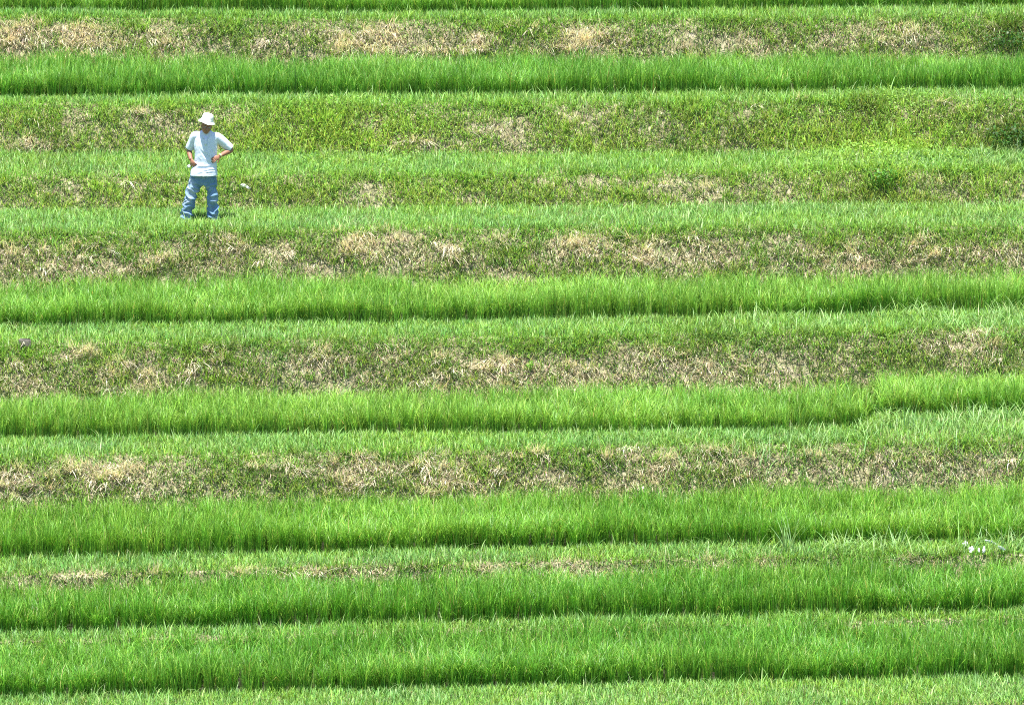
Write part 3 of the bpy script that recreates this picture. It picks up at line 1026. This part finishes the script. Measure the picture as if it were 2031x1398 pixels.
def fold(co, dirv, freq, seed, stretch=.25):
    """ridged noise stretched along dirv, for cloth folds"""
    d = np.asarray(dirv, float); d /= np.linalg.norm(d)
    a = np.array([0., 1., 0.]); s = np.cross(d, a); s /= np.linalg.norm(s)
    u = co @ s * freq + co[:, 1] * freq * .5; v = co @ d * freq * stretch
    return 1 - np.abs(fbm(u + 50, v + 50, seed, 2) - .5) * 4


def build_shirt():
    bm = bmesh.new()
    loft(bm, [(-.032, -.012, .778, .214, .158, 2.5), (-.029, -.010, .84, .206, .150, 2.5), (-.018, -.006, .92, .188, .134, 2.5), (-.002, -.002, 1.00, .172, .122, 2.5),
              (.003, .0, 1.12, .172, .122, 2.5), (.004, .002, 1.25, .182, .122, 2.5), (.006, .004, 1.35, .188, .112, 2.4),
              (.008, .012, 1.41, .170, .098, 2.3), (.009, .010, 1.445, .128, .084, 2.2), (.009, .002, 1.478, .078, .070, 2.)])
    limb(bm, ((-.10, .01, 1.385), (-.155, .015, 1.390), (-.205, .055, 1.30), (-.258, .095, 1.182)), (.072, .076, .072, .066), 18)
    limb(bm, ((.115, .01, 1.375), (.182, .012, 1.372), (.285, .045, 1.282), (.385, .072, 1.182)), (.070, .076, .074, .068), 18)
    me = remeshed(bm, .0065, 5, 'shirt')

    def fn(co, no):
        x, y, z = co.T
        f = np.zeros(len(co))
        # folds pulled from the right hand across the front, and from the armpits
        w1 = np.exp(-(((x - .08) / .13) ** 2 + ((z - 1.10) / .13) ** 2))
        f += w1 * (fold(co, (.55, 0, -.83), 26, 3) - .3) * .018
        w2 = np.exp(-((z - .89) / .08) ** 2)
        f += w2 * (fold(co, (1., 0, .22), 17, 8) - .3) * .014
        w3 = np.exp(-(((np.abs(x) - .19) / .07) ** 2 + ((z - 1.25) / .11) ** 2))
        f += w3 * (fold(co, (.3, 0, 1), 24, 12) - .3) * .008
        f += (fbm(x * 9 + 5, z * 9 + y * 6, 20, 3) - .5) * .010
        return co + no * f[:, None]
    displace(me, fn)
    elL = (Vector((-.258, .095, 1.182)), (Vector((-.258, .095, 1.182)) - Vector((-.205, .055, 1.30))).normalized())
    elR = (Vector((.385, .072, 1.182)), (Vector((.385, .072, 1.182)) - Vector((.285, .045, 1.282))).normalized())

    def cond(c, n):
        if c.z < .80 and n.z < -.55: return True
        if c.z > 1.44 and n.z > .5 and (c.x - .009) ** 2 + (c.y - .01) ** 2 < .066 ** 2: return True
        for p, d in (elL, elR):
            if (c - p).length < .12 and n.dot(d) > .72 and (c - p).dot(d) > -.03: return True
        return False
    delete_faces(me, cond)
    ob = from_me('shirt', me, M_SHIRT, person)
    sm = ob.modifiers.new('thick', 'SOLIDIFY'); sm.thickness = .004; sm.offset = -1
    # collar: two pointed leaves round the open neck
    bm = bmesh.new()
    C = Vector((.009, .006, 1.452))
    for sx in (-1, 1):
        inner, outer = [], []
        for k in range(13):
            a = k / 12 * math.pi                       # back -> front
            ang = math.pi / 2 - sx * a * .96
            front = (k / 12) ** 2
            r = .066 + .004 * math.sin(a)
            top = Vector((C.x + r * math.cos(ang), C.y + r * 1.02 * math.sin(ang), C.z + .042 - .072 * front))
            r2 = r + .030 + .010 * front
            sp = .018 * front * sx
            bot = Vector((C.x + r2 * math.cos(ang) + sp, C.y + r2 * math.sin(ang) - .012 * front, C.z + .004 - .070 * front - (.028 if k == 12 else .0)))
            inner.append(bm.verts.new(top)); outer.append(bm.verts.new(bot))
        for k in range(12):
            bm.faces.new((inner[k], inner[k + 1], outer[k + 1], outer[k]))
    col = from_bm('collar', bm, M_SHIRT, ob)
    sm = col.modifiers.new('thick', 'SOLIDIFY'); sm.thickness = .004
    # button placket with two buttons
    bm = bmesh.new()
    fr = []
    for (z, y) in ((1.385, -.112), (1.35, -.121), (1.31, -.130), (1.265, -.136)):
        fr.append([bm.verts.new((.009 + dx, y - .003 - (.002 if abs(dx) < .01 else 0), z)) for dx in (-.018, -.009, .009, .018)])
    for a, b in zip(fr, fr[1:]):
        for k in range(3): bm.faces.new((a[k], a[k + 1], b[k + 1], b[k]))
    pk = from_bm('placket', bm, M_SHIRT, ob)
    sm = pk.modifiers.new('thick', 'SOLIDIFY'); sm.thickness = .005
    return ob


build_shirt()


def build_jeans():
    bm = bmesh.new()
    loft(bm, [(-.03, .01, .62, .13, .10, 2.4), (-.032, .012, .68, .200, .118, 2.6), (-.030, .012, .78, .194, .118, 2.5), (-.027, .008, .90, .170, .112, 2.4), (-.02, .004, .98, .158, .108, 2.4)])
    limb(bm, ((-.115, .012, .80), (-.165, .012, .66), (-.235, -.012, .46), (-.282, .005, .25), (-.322, .012, .035)), (.114, .104, .084, .082, .092), 20)
    limb(bm, ((.055, .012, .80), (.075, .012, .66), (.098, -.012, .46), (.112, .005, .25), (.117, .012, .035)), (.114, .100, .080, .076, .080), 20)
    me = remeshed(bm, .0065, 5, 'jeans')

    def fn(co, no):
        x, y, z = co.T
        f = np.zeros(len(co))
        left = x < -.03
        wL = np.where(left, 1., 0.)
        for zc, wd, amp, dr, fr_, sd in ((.50, .13, .030, (-.75, 0, .5), 13, 2), (.22, .16, .040, (.8, 0, .35), 15, 5), (.10, .10, .042, (1, 0, -.25), 19, 9), (.68, .07, .012, (-.9, 0, .45), 16, 14)):
            w = np.exp(-((z - zc) / wd) ** 2)
            d2 = (-dr[0], 0, dr[2])
            f += w * amp * (wL * (fold(co, dr, fr_, sd, .5) - .35) + (1 - wL) * (fold(co, d2, fr_, sd + 20, .5) - .35))
        f += (fbm(x * 8 + 5, z * 8 + y * 6, 27, 3) - .5) * .012
        return co + no * f[:, None]
    displace(me, fn)
    delete_faces(me, lambda c, n: c.z < .06 and n.z < -.6)
    ob = from_me('jeans', me, M_JEANS, person)
    sm = ob.modifiers.new('thick', 'SOLIDIFY'); sm.thickness = .004; sm.offset = -1


build_jeans()
for x, a in ((-.318, -.035), (.118, .012)):
    bm = bmesh.new()
    limb(bm, ((x, .075, .050), (x, .02, .058), (x + a, -.09, .045), (x + a * 1.8, -.175, .036)), (.044, .050, .048, .032), 16, .85)
    me = remeshed(bm, .006, 3, 'shoe')
    sh = from_me('shoe', me, M_SHOE, person)
    bm = bmesh.new()
    limb(bm, ((x, .085, .010), (x, .02, .010), (x + a, -.09, .010), (x + a * 1.8, -.19, .010)), (.044, .050, .050, .034), 16, .22)
    from_bm('sole', bm, M_WHITE, sh)

# watch on the wrist at the right
bm = bmesh.new()
d = (Vector(WRR) - Vector((.315, .010, 1.130))).normalized()
c = Vector(WRR) - d * .02
s1 = d.cross(Vector((0, 0, 1))).normalized(); s2 = d.cross(s1)
seg = 24; rings = []
for o, r in ((-.010, .031), (-.010, .036), (.010, .035), (.010, .030)):
    rings.append([bm.verts.new(c + d * o + (s1 * math.cos(2 * math.pi * k / seg) + s2 * math.sin(2 * math.pi * k / seg)) * r) for k in range(seg)])
for a, b in zip(rings, rings[1:] + rings[:1]):
    for k in range(seg): bm.faces.new((a[k], a[(k + 1) % seg], b[(k + 1) % seg], b[k]))
wt = from_bm('wristwatch', bm, M_GOLD, person)
bm = bmesh.new(); ball(bm, c + Vector((.01, -.034, .012)), .016, (1, .5, 1)); from_bm('watch_case', bm, M_GOLD, wt)


# ------------------------------------------------------------------ crumpled scraps and the block
def crumple(name, px, row, size, label, cat, mat, group=None, seed=0, lift=.05, rot=0., amt=.5, loc=None):
    """a crumpled piece of sheet: a dented, folded sheet bunched up, with some thickness"""
    bm = bmesh.new()
    n = 15
    sx, sy, sz = size
    g = []
    for i in range(n):
        for j in range(n):
            u = i / (n - 1) * 2 - 1; v = j / (n - 1) * 2 - 1
            q = Vector((u * 1.6 + seed * 4.7, v * 1.6, seed * 1.3))
            edge = 1 + .35 * mnoise.noise(Vector((math.atan2(v, u) * 1.2, seed * 2.1, .3)))
            rr = max(abs(u), abs(v)) / max(1e-6, math.hypot(u, v))
            x = u * rr * edge; z = v * rr * edge
            bulge = math.sqrt(max(0., 1 - min(1., u * u * .8 + v * v * .8)))
            fold_ = abs(mnoise.noise(q * 1.3)) * 1.4 - .3 + .5 * mnoise.noise(q * 2.9)
            x += amt * .45 * mnoise.noise(q + Vector((9, 0, 0))); z += amt * .45 * mnoise.noise(q + Vector((0, 9, 0)))
            g.append(bm.verts.new((x * sx, -(bulge * .9 + fold_ * amt) * sy, z * sz)))
    for i in range(n - 1):
        for j in range(n - 1):
            bm.faces.new((g[i * n + j], g[(i + 1) * n + j], g[(i + 1) * n + j + 1], g[i * n + j + 1]))
    ob = from_bm(name, bm, mat, smooth=False)
    sm = ob.modifiers.new('thick', 'SOLIDIFY'); sm.thickness = .004
    gr = Vector(ground_at(px, row)) if loc is None else Vector(loc)
    ob.location = gr + Vector((0, -.03, lift)) if loc is None else gr
    ob.rotation_euler = (R(-30) if loc is None else 0, rot, 0)
    tag(ob, label, cat, group)
    return ob


def clear_plastic():
    m, nt, out = new_mat('clear_plastic_film')
    p = nt.nodes.new('ShaderNodeBsdfPrincipled')
    p.inputs['Base Color'].default_value = (.75, .80, .80, 1)
    p.inputs['Roughness'].default_value = .25
    n = nt.nodes.new('ShaderNodeTexNoise'); n.inputs['Scale'].default_value = 40
    r = nt.nodes.new('ShaderNodeMapRange'); r.inputs[3].default_value = .15; r.inputs[4].default_value = .75
    nt.links.new(n.outputs[0], r.inputs[0]); nt.links.new(r.outputs[0], p.inputs['Alpha'])
    nt.links.new(p.outputs[0], out.inputs['Surface'])
    return m


M_CLEAR = clear_plastic()
LG = 'plastic litter lying on the lowest bank'
crumple('plastic_scrap', 1914, 1090, (.038, .03, .044), 'white crumpled plastic scrap, leftmost and largest of the litter', 'litter', M_WHITE, LG, 1, .09)
crumple('plastic_scrap', 1926, 1100, (.040, .03, .050), 'white crumpled plastic scrap touching the right of the largest one', 'litter', M_WHITE, LG, 2, .09, .4)
crumple('plastic_scrap', 1941, 1102, (.016, .016, .032), 'smallest white plastic scrap, between two bigger ones', 'litter', M_WHITE, LG, 3, .09)
crumple('plastic_scrap', 1951, 1102, (.022, .024, .044), 'narrow white plastic scrap, rightmost of the opaque litter', 'litter', M_WHITE, LG, 4, .09, .2)
crumple('plastic_scrap', 1963, 1088, (.09, .04, .026), 'long clear plastic scrap behind the white litter', 'litter', M_CLEAR, LG, 5, .10, .35, .5)
crumple('plastic_scrap', 1986, 1096, (.055, .04, .022), 'clear plastic scrap, rightmost of the litter', 'litter', M_CLEAR, LG, 6, .10, .5, .5)


def white_scrap():
    """a torn white sheet with a folded narrow end, lying on the bank"""
    bm = bmesh.new()
    out = [(-.090, .030), (-.075, .022), (-.030, .036), (.010, .022), (.035, .002), (.075, -.030), (.095, -.048), (.070, -.046), (.040, -.038),
           (.020, -.022), (-.020, -.034), (-.070, -.030), (-.080, -.005)]
    top = [bm.verts.new((x, -.03 - .02 * math.sin(x * 40) + .012 * math.cos(z * 90), z)) for x, z in out]
    c = bm.verts.new((-.03, -.055, .0))
    for k in range(len(top)): bm.faces.new((top[k], top[(k + 1) % len(top)], c))
    bmesh.ops.subdivide_edges(bm, edges=bm.edges, cuts=2, use_grid_fill=True)
    for v in bm.verts: v.co.y += .012 * mnoise.noise(v.co * 30)
    ob = from_bm('white_scrap', bm, M_WHITE, smooth=False)
    sm = ob.modifiers.new('thick', 'SOLIDIFY'); sm.thickness = .006
    ob.location = Vector(ground_at(487, 372)) + Vector((0, -.03, .035))
    tag(ob, 'torn white scrap lying on the grass bank beside the person', 'litter')


white_scrap()
cl = crumple('white_cloth', 0, 0, (.026, .022, .030), 'small white cloth bunched at the hip under the left hand in the picture', 'cloth', M_WHITE, None, 8, loc=person.location + Vector((-.258, -.085, .930)))

M_STONE = noise_mat('grey_stone', (.075, .070, .058), (.13, .122, .105), 22., .95, .7, 90., .05)


def block():
    bm = bmesh.new()
    bmesh.ops.create_cube(bm, size=1.)
    bmesh.ops.scale(bm, vec=(.18, .16, .15), verts=bm.verts)
    bmesh.ops.bevel(bm, geom=list(bm.edges), offset=.018, segments=3, affect='EDGES')
    bmesh.ops.subdivide_edges(bm, edges=bm.edges, cuts=3, use_grid_fill=True)
    for v in bm.verts:
        v.co += v.co.normalized() * (.016 * mnoise.noise(v.co * 14) + .006 * mnoise.noise(v.co * 45))
        v.co.x *= 1 + .5 * (v.co.z - 0) * .6
    ob = from_bm('stone_block', bm, M_STONE)
    g = ground_at(50, 680)
    ob.location = Vector(g) + Vector((0, -.09, .025)); ob.rotation_euler = (R(-16), R(4), R(8))
    tag(ob, 'grey weathered stone block half sunk in the grass at the left edge', 'stone')
    # dry stalks lying over it
    b = Blades(); n = 4
    root = np.asarray(g)[None] + np.stack([rng.normal(0, .015, n), np.full(n, -.18), U(.05, .09, n)], -1)
    b.add(root, U(.07, .15, n), U(.006, .011, n), -np.pi / 2 + rng.normal(0, 1.2, n), U(1.0, 2.4, n), U(0, .6, n), jitter(colmix(STRAW, ST2, rng.random(n)), .1), K=3, twist=rng.normal(0, .5, n))
    o = b.build('straw_tuft', M_GRASS, origin=g)
    tag(o, 'few dry stalks lying across the grey stone block', 'straw', SG)


block()

# ------------------------------------------------------------------ light, sky, camera
SUN_EL, SUN_AZ = R(80), R(-18)      # azimuth measured from the camera side, negative = from the left
ts = Vector((math.cos(SUN_EL) * math.sin(SUN_AZ), -math.cos(SUN_EL) * math.cos(SUN_AZ), math.sin(SUN_EL)))
sun = bpy.data.lights.new('sun', 'SUN'); sun.energy = 5.0; sun.angle = R(.53); sun.color = (1., .96, .88)
so = bpy.data.objects.new('sun', sun); COL.objects.link(so)
so.rotation_euler = ts.to_track_quat('Z', 'Y').to_euler()
so.location = (0, -20, 60)
w = bpy.data.worlds.new('World'); scene.world = w; w.use_nodes = True
nt = w.node_tree
bg = nt.nodes.get('Background') or nt.nodes.new('ShaderNodeBackground')
sky = nt.nodes.new('ShaderNodeTexSky'); sky.sky_type = 'NISHITA'; sky.sun_disc = False
sky.ozone_density = 5.0; sky.sun_elevation = SUN_EL; sky.sun_rotation = math.atan2(ts.x, ts.y)
nt.links.new(sky.outputs[0], bg.inputs['Color']); bg.inputs['Strength'].default_value = .085

cam = bpy.data.cameras.new('camera'); cam.sensor_width = 36.; cam.lens = 36. * F / W_PX
cam.clip_end = 3000; cam.clip_start = 1.
co = bpy.data.objects.new('camera', cam); COL.objects.link(co)
co.location = (0, CY, CZ); co.rotation_euler = (math.pi / 2 - PHI, 0, 0)
scene.camera = co
scene.render.resolution_x = 1024; scene.render.resolution_y = 704

vs = scene.view_settings
scene.display_settings.display_device = 'sRGB'
vs.view_transform = 'Standard'; vs.look = 'None'; vs.exposure = 1.38; vs.gamma = 1.0
vs.use_curve_mapping = False
scene.cycles.use_denoising = False; scene.cycles.filter_width = 1.1
scene.cycles.max_bounces = 8; scene.cycles.transparent_max_bounces = 8
